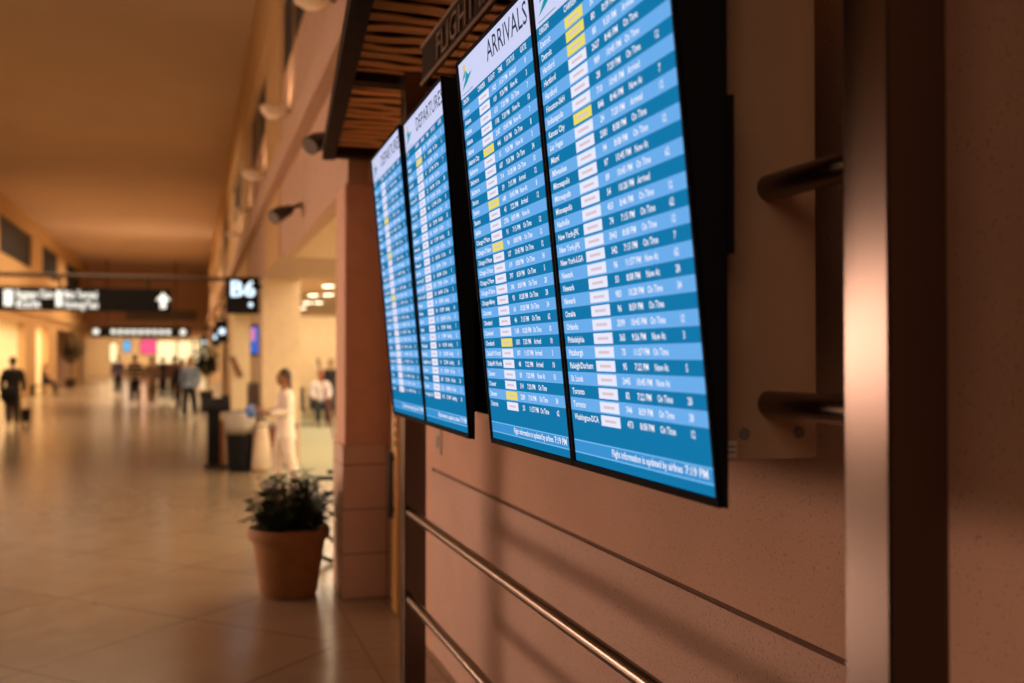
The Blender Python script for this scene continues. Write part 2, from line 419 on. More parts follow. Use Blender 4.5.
# storefront fascia lamps: small round downlights under the opening head
def downlight(x, y, z, label, grp, r=.11, m='e_warm'):
    t = thing('downlight', label, 'lamp', (x, y, z - .03), 0, grp)
    MB().lathe([(r*1.25, 0), (r*1.25, .03), (r, .03), (r, 0), (r*1.25, 0)], n=20, cap=False).build('trim_ring', M['white'], t)
    MB().lathe([(r*.98, -.004), (r*.98, .012)], n=20).build('lens', M[m], t)
    return t
for y in (41, 42.6, 44.2, 45.7): downlight(LX - 1.0, y, 3.1, 'warm round downlight in the first lit shop front on the left', 'downlights in the nearer shop front')
for y in (50.2, 51.5): downlight(LX - 1.0, y, 3.1, 'warm round downlight in the narrow lit shop on the left', 'downlights in the further shop front')

# far end: header, louvre, passage and lit shop fronts
struct(MB().box(LX - .3, AX + .6, 71, 71.4, 3.3, CZ + .2).build('wall_back', M['arcade']))
struct(MB().box(LX - 3, 4, 71.4, 95, 3.3, 3.5).build('ceiling', M['arcade']))
mb = MB()
mb.box(-4.2, .3, 70.9, 71.0, 4.1, 4.8)
for k in range(7): mb.box(-4.2, .3, 70.82, 70.9, 4.14 + k*.09, 4.18 + k*.09)
struct(mb.build('trim_30', M['grey']))
struct(MB().box(LX - 3, 4, 92, 92.3, 0, 3.3).build('wall_back', M['cream']))
struct(MB().box(LX - 3.3, LX - 3, 71.4, 92, 0, 3.3).build('wall_left', M['yellow']))
struct(MB().box(3.2, 3.5, 71.4, 92, 0, 3.3).build('wall_right', M['yellow']))

# ------------------------------------------------------------------ flight information displays
XB = 0.86
HB = 0.3005 * XB; HT = 1.163 * .8704 * XB
zb, zt = EYE - HB, EYE + HT
xb, xt = XB, .8704 * XB
TILT = math.atan2(xb - xt, zt - zb)
H = math.hypot(xb - xt, zt - zb)
M['d_head'] = emis('display_header', lin(208, 212, 246))
M['d_dark'] = emis('display_dark_row', lin(20, 119, 170))
M['d_light'] = emis('display_light_row', lin(108, 174, 236))
M['d_foot'] = emis('display_footer', lin(60, 146, 210))
M['d_line'] = emis('display_footer_line', lin(120, 190, 240))
M['d_white'] = emis('display_text', lin(238, 240, 255))
M['d_pale'] = emis('display_tile_white', lin(232, 234, 255))
M['d_yellow'] = emis('display_tile_yellow', lin(236, 222, 100))
M['d_ink'] = emis('display_title_ink', lin(48, 58, 84))
M['d_teal'] = emis('display_logo_teal', lin(30, 150, 165))
M['d_sun'] = emis('display_logo_sun', lin(238, 200, 90))
M['d_red'] = emis('display_tile_ink', lin(222, 196, 206))
names_C = ['Akron', 'Atlanta', 'Atlanta', 'Atlanta', 'Atlanta', 'Atlantic City', 'Baltimore', 'Baltimore', 'Baltimore', 'Boston', 'Boston', 'Boston', 'Buffalo', "Chicago-O'Hare", "Chicago-O'Hare", "Chicago-O'Hare", "Chicago-O'Hare", "Chicago-O'Hare", "Chicago-O'Hare", 'Chicago-Mdwy', 'Cincinnati', 'Cleveland', 'Cleveland', 'Cleveland', 'Dallas/Ft Worth', 'Dallas/Ft Worth', 'Denver', 'Denver', 'Denver', 'Detroit']
names_D = ['Detroit', 'Detroit', 'Hartford', 'Hartford', 'Hartford', 'Houston-IAH', 'Indianapolis', 'Kansas City', 'Las Vegas', 'Miami', 'Milwaukee', 'Minneapolis', 'Minneapolis', 'Minneapolis', 'Nashville', 'New York-JFK', 'New York-JFK', 'New York-LGA', 'Newark', 'Newark', 'Newark', 'Omaha', 'Orlando', 'Philadelphia', 'Pittsburgh', 'Raleigh/Durham', 'St. Louis', 'Toronto', 'Toronto', 'Washington-DCA']
HZ = ['7:15 PM', '7:10 PM', '8:46 PM', '9:33 PM', '7:20 PM', '8:08 PM', '11:57 PM', '10:28 PM', '9:26 PM', '8:59 PM', '7:22 PM', '10:45 PM']
def display(Y_far, Y_near, kind, names, yellow, label, seed, blank_gates=(), xf=XB, xn=XB, TILT=TILT):
    rnd = random.Random(seed)
    W = math.hypot(Y_far - Y_near, xf - xn); xb = xf
    root = thing('flight_display', label, 'screen', (0, 0, 0), 0, None)
    # local frame: x = viewer's right (-Y), y = up the glass, z = out towards the hall
    ux = Vector((xn - xf, Y_near - Y_far, 0)).normalized(); nh = Vector((ux.y, -ux.x, 0)); uy = nh*math.sin(TILT) + Vector((0, 0, math.cos(TILT))); uz = ux.cross(uy)
    m = Matrix((ux, uy, uz)).transposed().to_4x4(); m.translation = Vector((xb, Y_far, zb))
    root.matrix_world = m
    bz = .014
    # casing: a wedge between the tilted glass and the upright back
    mb = MB()
    bk = Vector((xb, Y_far, zb)) - nh*.010 - Vector((0, 0, .004)); back_b = m.inverted() @ bk; back_t = m.inverted() @ (bk + Vector((0, 0, zt - zb - .004)))
    prof = [(0, 0), (H, 0), (back_t.y, back_t.z), (back_b.y, back_b.z)]
    x0, x1 = .003, W - .003
    vs = [(x0, p[0], p[1] - .004) for p in prof] + [(x1, p[0], p[1] - .004) for p in prof]
    mb.add(vs, [(0, 1, 2, 3), (7, 6, 5, 4), (0, 4, 5, 1), (1, 5, 6, 2), (2, 6, 7, 3), (3, 7, 4, 0)])
    mb.build('casing', M['black'], root, bevel=.003)
    mb = MB()
    mb.box(x0, x1, 0, bz, -.004, .006).box(x0, x1, H - bz*.6, H, -.004, .006).box(x0, x0 + bz*.62, bz, H - bz*.6, -.004, .006).box(x1 - bz*.62, x1, bz, H - bz*.6, -.004, .006)
    mb.build('bezel', M['bezel'], root)
    # picture: header band, column row, thirty alternate rows, footer strip
    gx0, gx1 = x0 + bz*.6, x1 - bz*.6
    V = lambda f: H * (1 - f)
    p = MB()
    def band(f0, f1, mi): p.add([(gx0, V(f0), 0), (gx1, V(f0), 0), (gx1, V(f1), 0), (gx0, V(f1), 0)], [(0, 3, 2, 1)], mi)
    band(.006, .0985, 0); pit = .0261; f = .0985; band(f, f + pit, 1); f += pit
    for r in range(30): band(f, f + pit, 2 if r % 2 == 0 else 1); f += pit
    band(f, .942, 3); band(.942, .9445, 5); band(.9445, .967, 4); band(.967, .9695, 5); band(.9695, .987, 1)
    p.build('picture', [M['d_head'], M['d_dark'], M['d_light'], M['d_dark'], M['d_foot'], M['d_line']], root)
    t = MB(); sz = .0195; zz = .0012
    U = lambda u: gx0 + (gx1 - gx0) * u
    def row_y(i): return V(.0985 + pit * (i + 1.5)) - .0064
    hy = V(.0985 + pit*.5) - .005
    for s, u in (('ORIGIN' if kind == 'ARRIVALS' else 'CITY', .03), ('CARRIER', .27), ('FLIGHT', .43), ('TIME', .565), ('STATUS', .68), ('GATE', .85)):
        put_text(t, s, U(u), hy, .019, zz, .95)
    tiles = MB()
    for i, nm in enumerate(names):
        y = row_y(i)
        put_text(t, nm, U(.03), y, sz, zz, 1.1, fit=min(1.1*text_geo(nm)[2]*sz, W*.208))
        fy = y + .0064; mi = 1 if (i + 1) in yellow else 0
        tiles.add([(U(.268), fy - .0115, zz), (U(.421), fy - .0115, zz), (U(.421), fy + .0115, zz), (U(.268), fy + .0115, zz)], [(0, 1, 2, 3)], mi)
        tiles.add([(U(.30), fy - .003, zz*1.5), (U(.388), fy - .003, zz*1.5), (U(.388), fy + .003, zz*1.5), (U(.30), fy + .003, zz*1.5)], [(0, 1, 2, 3)], 2)
        num = str(rnd.choice([rnd.randint(20, 99), rnd.randint(101, 999), rnd.randint(1001, 3999)]))
        put_text(t, num, U(.495), y, sz, zz, 1.0, align='c')
        put_text(t, HZ[rnd.randrange(len(HZ))], U(.565), y, sz, zz, 1.0)
        st = rnd.choice(['On Time', 'On Time', 'Now At', 'Arrived', 'On Time'] if kind == 'ARRIVALS' else ['On Time', 'On Time', 'On Time', 'Boarding'])
        put_text(t, st, U(.70), y, sz, zz, .88)
        if (i + 1) not in blank_gates: put_text(t, str(rnd.choice([3, 7, 8, 10, 12, 28, 34, 5, 54, 62])), U(.895), y, sz, zz, .88, align='c')
    put_text(t, 'Flight information is updated by airlines', U(.33), V(.9605), .0215, zz, fit=W*.47)
    put_text(t, '7:19 PM', U(.83), V(.9605), .023, zz, fit=W*.125)
    t.build('lettering', M['d_white'], root)
    tiles.build('carrier_tiles', [M['d_pale'], M['d_yellow'], M['d_red']], root)
    ti = MB()
    if kind == 'ARRIVALS': put_text(ti, '~ARRIVALS', U(.44), V(.068), .078, zz, fit=W*.50)
    else: put_text(ti, '~DEPARTURES', U(.33), V(.068), .066, zz, fit=W*.64)
    ti.build('title', M['d_ink'], root)
    lg = MB(); cx, cy_ = U(.12), V(.054)
    # airport emblem: a teal leaping wave shape with a small sun
    lg.add([(cx - .036, cy_ - .026, zz), (cx + .004, cy_ - .014, zz), (cx + .040, cy_ + .004, zz), (cx + .012, cy_ + .002, zz), (cx - .002, cy_ + .016, zz), (cx - .010, cy_ - .004, zz)], [(0, 1, 2, 3, 4, 5)], 0)
    lg.add([(cx - .030, cy_ - .002, zz), (cx - .012, cy_ + .002, zz), (cx - .004, cy_ + .022, zz), (cx - .018, cy_ + .012, zz)], [(0, 1, 2, 3)], 0)
    lg.add([(cx - .012 + .009*math.cos(a*PI/6), cy_ + .024 + .009*math.sin(a*PI/6), zz) for a in range(12)], [tuple(range(12))], 1)
    lg.add([(cx - .040, cy_ - .038, zz), (cx + .038, cy_ - .038, zz), (cx + .038, cy_ - .036, zz), (cx - .040, cy_ - .036, zz)], [(0, 1, 2, 3)], 0)
    lg.v = [(cx + (v[0] - cx)*1.45, cy_ + (v[1] - cy_)*1.15, v[2]) for v in lg.v]
    lg.build('emblem', [M['d_teal'], M['d_sun']], root)
    # clips on the upright back edge
    mb = MB()
    a = m.inverted() @ (bk + Vector((0, 0, H*.385))); b = m.inverted() @ (bk + Vector((0, 0, H*.625)))
    q = [(W - .05, a.y, a.z), (W + .004, a.y, a.z), (W + .004, b.y, b.z), (W - .05, b.y, b.z)]
    mb.add(q + [(v[0], v[1], v[2] - .012) for v in q], [(0, 1, 2, 3), (7, 6, 5, 4), (0, 4, 5, 1), (1, 5, 6, 2), (2, 6, 7, 3), (3, 7, 4, 0)])
    mb.build('mounting_clip', M['black'], root)
    return root
display(2.19, 1.505, 'ARRIVALS', names_D, (1, 2, 3, 8), 'nearest and largest lit display, arrivals from Detroit down to Washington-DCA', 3, (1, 2, 4, 5, 7, 10, 12, 14, 22, 25, 27))
display(2.865, 2.19, 'ARRIVALS', names_C, (6, 11, 15, 24, 29), 'lit display headed ARRIVALS in full view, second nearest of the four', 4, (13, 28))
display(3.68, 3.0, 'DEPARTURES', names_D, (2,), 'lit display headed DEPARTURES, the nearer of the two departure boards', 5, (), .845, .83, math.atan2(.09, 1.108))
display(4.385, 3.68, 'DEPARTURES', names_C, (6, 11, 17), 'furthest lit departures display, beside the column on the left end', 6, (), .86, .845, math.atan2(.104, 1.108))

# cabinet that carries the displays, tan end panel facing the camera
t = thing('display_cabinet', 'black cabinet with tan metal end plate carrying the four displays', 'cabinet', (0, 0, 0))
MB().box(.892, 1.097, 1.601, 4.40, 1.515, 2.47).build('housing', M['black'], t, bevel=.004)
MB().box(.885, 1.10, 1.582, 1.60, 1.512, 2.95).build('end_panel', M['panel'], t, bevel=.002)['label'] = 'tan metal end plate'
for x, z in ((.948, 1.560), (1.062, 1.560)):
    MB().lathe([(.011, 0), (.011, .002), (.009, .003), (.004, .0032)], n=20).build('screw', M['grey'], t)
    s = t.children[-1]; s.rotation_euler = (PI/2, 0, 0); s.location = (x, 1.582, z)
s = MB().box(.905, .932, 1.5805, 1.5818, 1.517, 1.548).box(.908, .929, 1.5801, 1.5805, 1.526, 1.529, 1).box(.908, .929, 1.5801, 1.5805, 1.536, 1.539, 1).build('sticker', [M['white'], M['grey']], t)

# steel frame: two posts, rails
fr = thing('steel_display_frame', 'brushed steel frame of two square posts and round rails along the wall', 'frame', (0, 0, 0))
MB().box(.956, 1.062, 1.20, 1.306, 0.0, 3.05).build('post', M['steelz'], fr, bevel=.004)
MB().box(.956, 1.062, 4.635, 4.741, 0.0, 3.05).build('post', M['steelz'], fr, bevel=.004)
for z in (.96, .553):
    o = MB().tube([(.985, 1.306, z), (.985, 4.635, z)], .021, 20).build('rail', M['steely'], fr); smooth_by_angle(o)
for z in (2.006, 1.613):
    for a, b in ((1.306, 1.582), (4.40, 4.635)):
        o = MB().tube([(1.0, a, z), (1.0, b, z)], .0245, 20).build('stub_rail', M['steely'], fr); smooth_by_angle(o)
for y in (1.20, 4.635):
    MB().box(.93, 1.09, y - .03, y + .136, 0, .012).build('base_plate', M['steelz'], fr)

# header board with raised letters
hb = thing('header_board', 'dark wooden header board with bronze letters FLIGHT INFORMATION', 'sign', (0, 0, 0))
MB().box(.945, .956, 1.19, 4.22, 2.87, 3.045).build('board', M['darkwood'], hb, bevel=.003)
mb = MB(); mb.box(.938, .945, 1.19, 4.22, 3.025, 3.045).box(.938, .945, 1.19, 4.22, 2.87, 2.885)
mb.build('edging', M['bronze'], hb)
mb = MB(); put_text(mb, '~FLIGHT INFORMATION', 0, 0, .150, 0, depth=.008, fit=1.83)
o = mb.build('lettering', M['bronze'], hb)
o.matrix_world = Matrix(((0, 0, -1, .937), (-1, 0, 0, 3.93), (0, 1, 0, 2.902), (0, 0, 0, 1)))

# wooden canopy over the displays: dark frame, wavy slats
cp = thing('slatted_canopy', 'dark framed canopy of wavy wooden slats above the displays', 'canopy', (0, 0, 0))
def outer(y): return .85 - (6.9 - y) * (.85 - .574) / (6.9 - 3.8)
ZC = 3.06
mb = MB()
for (a, b, zz0, zz1, off_) in ((.4, 6.95, ZC, ZC + .10, .085),):
    vs = [(outer(a), a, zz0), (outer(a) + off_, a, zz0), (outer(b) + off_, b, zz0), (outer(b), b, zz0)]
    vs += [(v[0], v[1], zz1) for v in vs]
    mb.add(vs, [(0, 1, 2, 3), (4, 7, 6, 5), (0, 4, 5, 1), (1, 5, 6, 2), (2, 6, 7, 3), (3, 7, 4, 0)])
mb.build('outer_beam', M['darkwood'], cp)
MB().box(1.25, 1.31, .4, 6.95, ZC, ZC + .1).build('inner_beam', M['darkwood'], cp)
for y in (6.86, 4.97, 3.02, 1.05):
    MB().box(outer(y) + .085, 1.25, y - .055, y + .055, ZC + .005, ZC + .09).build('cross_beam', M['darkwood'], cp)
y = .6; k = 0
while y < 6.8:
    if min(abs(y - q) for q in (4.97, 3.02, 1.05, 6.86)) > .03:
        mb = MB(); n = 12; ph = random.random()*6; am = .012 + random.random()*.012
        wd = .067
        xa, xz = outer(y) + .03, 1.27
        rows = []
        for i in range(n + 1):
            x = xa + (xz - xa) * i / n; s_ = am*math.sin(ph + x*9) + .5*am*math.sin(ph*2 + x*23)
            rows.append([(x, y - wd + s_, ZC + .045), (x, y + wd + s_*.8, ZC + .060), (x, y + wd + s_*.8, ZC + .068), (x, y - wd + s_, ZC + .053)])
        mb.rings(rows).build('slat', M['wood'], cp)
    y += .135
vs = [(outer(a) + .01, a, z) for z in (ZC + .115, ZC + .125) for a in (.4, 6.95)]
mb = MB().add([(outer(.4)+.01, .4, ZC+.115), (1.3, .4, ZC+.115), (1.3, 6.95, ZC+.115), (outer(6.95)+.01, 6.95, ZC+.115), (outer(.4)+.01, .4, ZC+.13), (1.3, .4, ZC+.13), (1.3, 6.95, ZC+.13), (outer(6.95)+.01, 6.95, ZC+.13)], [(0, 1, 2, 3), (7, 6, 5, 4), (0, 4, 5, 1), (1, 5, 6, 2), (2, 6, 7, 3), (3, 7, 4, 0)])
mb.build('top_board', M['darkwood'], cp)

# small switch on the wall
sw = thing('wall_switch', 'small switch plate on the wall left of the displays', 'switch', (WX, 5.44, 1.22))
MB().box(-.008, 0, -.06, .06, -.07, .07).build('cover_plate', M['panel'], sw, bevel=.003)
MB().box(-.014, -.008, -.022, .022, -.035, .035).build('rocker', M['grey'], sw, bevel=.002)

# ------------------------------------------------------------------ wall lamps of the hall
def uplight(y, x, label, pw, sc=.72):
    t = thing('bowl_uplight', label, 'lamp', (x, y, 4.36))
    prof = [(.03, 0), (.10, .015), (.17, .06), (.205, .12), (.215, .18), (.205, .18), (.19, .12), (.15, .065), (.03, .03)]
    o = MB().lathe([(r*sc, z*sc) for r, z in prof], n=32).build('bowl', M['bowl'], t); o.data.shade_smooth()
    MB().tube([(.08, 0, .09), (AX - x, 0, .09)], .03).build('bracket', M['bowl'], t)
    MB().lathe([(.03, .05), (.045, .08), (.03, .12)], n=16).build('bulb', M['e_warm'], t)
    l = bpy.data.lights.new('uplight', 'SPOT'); l.energy = pw; l.color = (1, .60, .32); l.spot_size = math.radians(150); l.spot_blend = .8; l.shadow_soft_size = .1
    lo = bpy.data.objects.new('uplight', l); C.objects.link(lo); lo.location = (x - .02, y, 4.36 + .16); lo.rotation_euler = (PI, math.radians(25), 0)
    return t
ul = ['white bowl lamp nearest the camera, cut by the top edge', 'white bowl lamp, second from the camera along the upper wall', 'white bowl lamp, third from the camera along the upper wall', 'white bowl lamp, fourth from the camera along the upper wall', 'white bowl lamp, fifth from the camera along the upper wall']
for lb, yy in zip(ul, (7.7, 11.4, 15.5, 19.4, 23.3)): uplight(yy, .86, lb, 9)
# ceiling loudspeaker style spot heads under the cornice
def spot_head(px, zc, z, label):
    X, Y = at(px, zc)
    t = thing('spotlight', label, 'lamp', (X, Y, z))
    o = MB().tube([(-.10, -.10, -.06), (-.05, -.05, -.02), (.07, .07, .05)], [.075, .075, .05], 20).build('head', M['blacksatin'], t); smooth_by_angle(o)
    MB().tube([(-.106, -.106, -.066), (-.1, -.1, -.06)], [.066, .066], 20).build('lens', M['grey'], t)
    MB().tube([(0, 0, .02), (AX - X, 0, .10)], .018).build('bracket', M['dkmetal'], t)
spot_head(283, 9.9, EYE + 143/FPX*9.9, 'small dark spotlight under the cornice, left of the canopy corner')
spot_head(321, 7.9, EYE + 215/FPX*7.9, 'dark spotlight half hidden behind the canopy corner')

# ------------------------------------------------------------------ hanging signs
sg = thing('hanging_sign', 'long black hanging direction sign with white lettering and up arrow', 'sign', (0, 30, 0))
MB().box(-6.5, -.58, -.1, .1, 2.95, 3.60).build('sign_box', M['black'], sg, bevel=.01)
mb = MB()
def sx_(px):
    k = math.cos(PSI) * (px - 192) / FPX; return k * 30 * math.cos(PSI) / (1 - k * math.sin(PSI))
put_text(mb, 'Baggage Claim', sx_(16), 3.30, .30, -.105, fit=sx_(53) - sx_(15))
put_text(mb, 'Exit', sx_(16), 3.03, .28, -.105, fit=sx_(40) - sx_(15))
put_text(mb, 'Main Terminal', sx_(64), 3.30, .30, -.105, fit=sx_(97) - sx_(64))
put_text(mb, 'Parking/Taxi', sx_(64), 3.03, .28, -.105, fit=sx_(98) - sx_(64))
# fallback: the text is built in x/y; stand it upright facing the camera
mb.v = [(v[0], v[2], v[1]) for v in mb.v]
mb.box(sx_(4), sx_(13), -.106, -.1, 3.06, 3.50).box(sx_(56), sx_(62), -.106, -.1, 3.06, 3.50)
mb.build('lettering', M['e_white'], sg)
ax_ = sx_(163); mb = MB()
mb.add([(ax_ - .2, -.106, 3.27), (ax_, -.106, 3.50), (ax_ + .2, -.106, 3.27), (ax_ + .08, -.106, 3.27), (ax_ + .08, -.106, 3.05), (ax_ - .08, -.106, 3.05), (ax_ - .08, -.106, 3.27)], [tuple(range(7))])
mb.build('arrow', M['e_white'], sg)
for px in (148, 60): MB().box(sx_(px) - .03, sx_(px) + .03, -.03, .03, 3.60, 3.90).build('hanger', M['dkmetal'], sg)
MB().tube([(LX, 0, 3.93), (AX, 0, 3.93)], .06, 12).build('support_rail', M['dkmetal'], sg)

def blade(y, x0, x1, label, txt, grp=None, dz=0):
    t = thing('gate_sign', label, 'sign', (0, y, 0), 0, grp)
    MB().box(x0, x1, -.06, .06, 2.36 + dz, 2.93 + dz).build('sign_box', M['black'], t, bevel=.01)
    if dz: MB().box((x0+x1)/2 - .03, AX, -.03, .03, 2.95, 3.02).box((x0+x1)/2 - .03, (x0+x1)/2 + .03, -.03, .03, 2.93 + dz, 2.96).build('bracket', M['dkmetal'], t)
    else: MB().box(x1, AX, -.03, .03, 2.75, 2.82).build('bracket', M['dkmetal'], t)
    mb = MB()
    if txt:
        put_text(mb, txt, x0 + .05, 2.63, .34, -.065, fit=(x1 - x0) - .11); mb.v = [(v[0], v[2], v[1]) for v in mb.v]
        mb.add([(x1 - .13 + .035*math.cos(a*PI/8), -.065, 2.50 + .035*math.sin(a*PI/8)) for a in range(16)], [tuple(range(16))])
    else:
        mb.add([((x0+x1)/2 + .08*math.cos(a*PI/8), -.065, 2.65 + dz + .08*math.sin(a*PI/8)) for a in range(16)], [tuple(range(16))])
    mb.build('lettering', M['e_cool'], t)
blade(16.1, .50, 1.0, 'black gate sign reading B6 projecting above the trash bin', 'B6')
for (px, zc), lb in zip(((222, 25.5), (215.6, 33), (204, 45)), ('distant lit gate sign, first beyond the B6 sign', 'distant lit gate sign, second beyond the B6 sign', 'small lit gate sign furthest down the right side')):
    X, Y = at(px, zc); blade(Y, X - .14, X + .14, lb, '', None, -.32)

# far sign band and shop fronts
fs = thing('overhead_sign', 'distant black overhead sign band with a row of warm white lettering', 'sign', (0, 66, 0))
MB().box(-5.8, -.1, -.1, .1, 2.85, 3.5).build('sign_box', M['black'], fs)
mb = MB()
for k in range(9): mb.box(-4.75 + k*.40, -4.75 + k*.40 + .26, -.12, -.1, 3.08, 3.32)
mb.add([(-5.6 + .17*math.cos(a*PI/8), -.12, 3.2 + .17*math.sin(a*PI/8)) for a in range(16)], [tuple(range(16))])
mb.add([(-.55 + .17*math.cos(a*PI/8), -.12, 3.2 + .17*math.sin(a*PI/8)) for a in range(16)], [tuple(range(16))])
mb.build('lettering', M['e_white'], fs)
for x in (-5, -1): MB().box(x - .04, x + .04, -.04, .04, 3.5, CZ).build('hanger', M['dkmetal'], fs)
def px_at(px, Y):
    k = math.cos(PSI) * (px - 192) / FPX; return k * Y * math.cos(PSI) / (1 - k * math.sin(PSI))
def far_front(px0, px1, zc, za, zb_, matn, name, label, cat, grp=None):
    y = 91.87; x0 = px_at(px0, y); x1 = px_at(px1, y)
    t = thing(name, label, cat, ((x0 + x1)/2, y, 0), 0, grp); hw = (x1 - x0)/2
    MB().box(-hw, hw, -.03, .0, za, zb_).build('lit_panel', M[matn], t)
    f = MB(); f.box(-hw - .06, hw + .06, 0, .12, za - .06 if za > .1 else 0, zb_ + .1)
    f.build('frame', M['darkwood'], t)
    return t
for a, b, lb in ((157, 176, 'far lit shop window, left of the middle'), (178, 192, 'far lit shop window straight down the hall'), (194, 208, 'far lit shop window at the right end')):
    far_front(a, b, 84, 1.1, 3.0, 'e_far', 'shop_window', lb, 'window', 'lit shop windows at the far end')
far_front(141, 156, 83, 1.9, 3.1, 'e_pink', 'neon_sign', 'pink lit sign above the far shop fronts', 'sign')
far_front(124, 130, 76, 2.1, 3.0, 'e_blue', 'banner_sign', 'light blue lit sign left of the pink sign far away', 'sign')
far_front(110, 117, 80, 1.2, 2.8, 'e_far', 'shop_window', 'narrow far lit shop window left of the blue sign', 'window')

# ------------------------------------------------------------------ plants
def leaf(mb, p, d, L, Wd, mi=0):
    d = d.normalized(); s = d.cross(Vector((0, 0, 1)));
    if s.length < .1: s = Vector((1, 0, 0))
    s.normalize(); nrm = s.cross(d).normalized()
    q = [p, p + d*L*.35 + s*Wd*.5 + nrm*.004, p + d*L*.75 + s*Wd*.38 - nrm*L*.05, p + d*L - nrm*L*.18, p + d*L*.75 - s*Wd*.38 - nrm*L*.05, p + d*L*.35 - s*Wd*.5 + nrm*.004, p + d*L*.4 - nrm*L*.02]
    mb.add(q, [(0, 1, 6), (1, 2, 6), (2, 3, 6), (3, 4, 6), (4, 5, 6), (5, 0, 6)], mi)
def bush(root, c, rx, rz, n, L, seed=1, trunk=None):
    rnd = random.Random(seed); fo = MB(); st = MB()
    c = Vector(c)
    for k in range(n):
        a = rnd.random()*2*PI; u = rnd.uniform(-.55, 1); rr = math.sqrt(max(0, 1-u*u)) * rnd.uniform(.55, 1)
        base = Vector((c.x + .25*rx*math.cos(a), c.y + .25*rx*math.sin(a), c.z - rz*.85))
        tip = Vector((c.x + rx*rr*math.cos(a), c.y + rx*rr*math.sin(a), c.z + rz*u*rnd.uniform(.6, 1)))
        mid = (base + tip)/2 + Vector((rnd.uniform(-.03, .03), rnd.uniform(-.03, .03), .04))
        st.tube([base, mid, tip], [.006, .004, .002], 5)
        for j in range(5):
            f = .45 + .55*j/4; p = base.lerp(tip, f); aa = rnd.random()*2*PI
            leaf(fo, p, Vector((math.cos(aa), math.sin(aa), rnd.uniform(-.3, .7))), L*rnd.uniform(.7, 1.2), L*.55)
    fo.build('foliage', M['leaf'], root); st.build('stems', M['stem'], root)
X, Y = foot(292, 599)
pl = thing('potted_plant', 'bushy green plant in a large terracotta pot beside the tiled column', 'plant', (X, Y + .18, 0))
o = MB().lathe([(.185, 0), (.20, .02), (.257, .40), (.280, .40), (.292, .455), (.28, .485), (.257, .485), (.25, .43), (.2, .42)], n=40).build('pot', M['terracotta'], pl); smooth_by_angle(o, 35)
MB().lathe([(.25, .430), (.25, .442)], n=24).build('soil', M['soil'], pl)
bush(pl, (.01, -.02, .64), .32, .28, 190, .092, 3)
def tree(x, y, h, r, label, seed):
    t = thing('potted_tree', label, 'plant', (x, y, 0))
    MB().lathe([(.22, 0), (.3, .45), (.28, .45), (.2, .4)], n=20).build('pot', M['dkmetal'], t)
    MB().tube([(0, 0, .3), (.03, 0, h*.4), (0, .02, h*.6)], .03, 8).build('trunk', M['stem'], t)
    bush(t, (0, 0, h*.68), r, h*.32, 70, .26, seed)
X, Y = at(207, 36); tree(X, Y, 2.4, .55, 'dark leafy potted tree beyond the lectern on the right side', 5)
X, Y = at(71, 54); tree(X, Y, 3.2, .7, 'tall dark potted tree against the left wall between lit shops', 6)

# ------------------------------------------------------------------ people
def skinned(name, chains, m, parent, sub=1):
    """chains: list of [(point, radius), ...]; every chain after the first starts at a point of an earlier one"""
    verts = []; rad = []; edges = []; idx = {}
    def vid(p, r):
        k = tuple(round(q, 4) for q in p)
        if k not in idx: idx[k] = len(verts); verts.append(p); rad.append(r)
        return idx[k]
    for ch in chains:
        ids = [vid(p, r) for p, r in ch]
        edges += [(a, b) for a, b in zip(ids, ids[1:]) if a != b]
    me = bpy.data.meshes.new(name); me.from_pydata(verts, edges, [])
    o = bpy.data.objects.new(name, me); C.objects.link(o); o.parent = parent
    md = o.modifiers.new('skin', 'SKIN'); md.use_smooth_shade = True
    sv = me.skin_vertices[0].data
    for i, r in enumerate(rad):
        rr = r if isinstance(r, tuple) else (r, r); sv[i].radius = rr
    sv[0].use_root = True
    s = o.modifiers.new('sub', 'SUBSURF'); s.levels = sub; s.render_levels = sub
    me.materials.append(m); return o
_pm = {}
def cm(col, rough=.85):
    k = (col, rough)
    if k not in _pm: _pm[k] = mat('cloth_%d' % len(_pm), col + (1,), rough)
    return _pm[k]
SKIN = (.42, .22, .13)
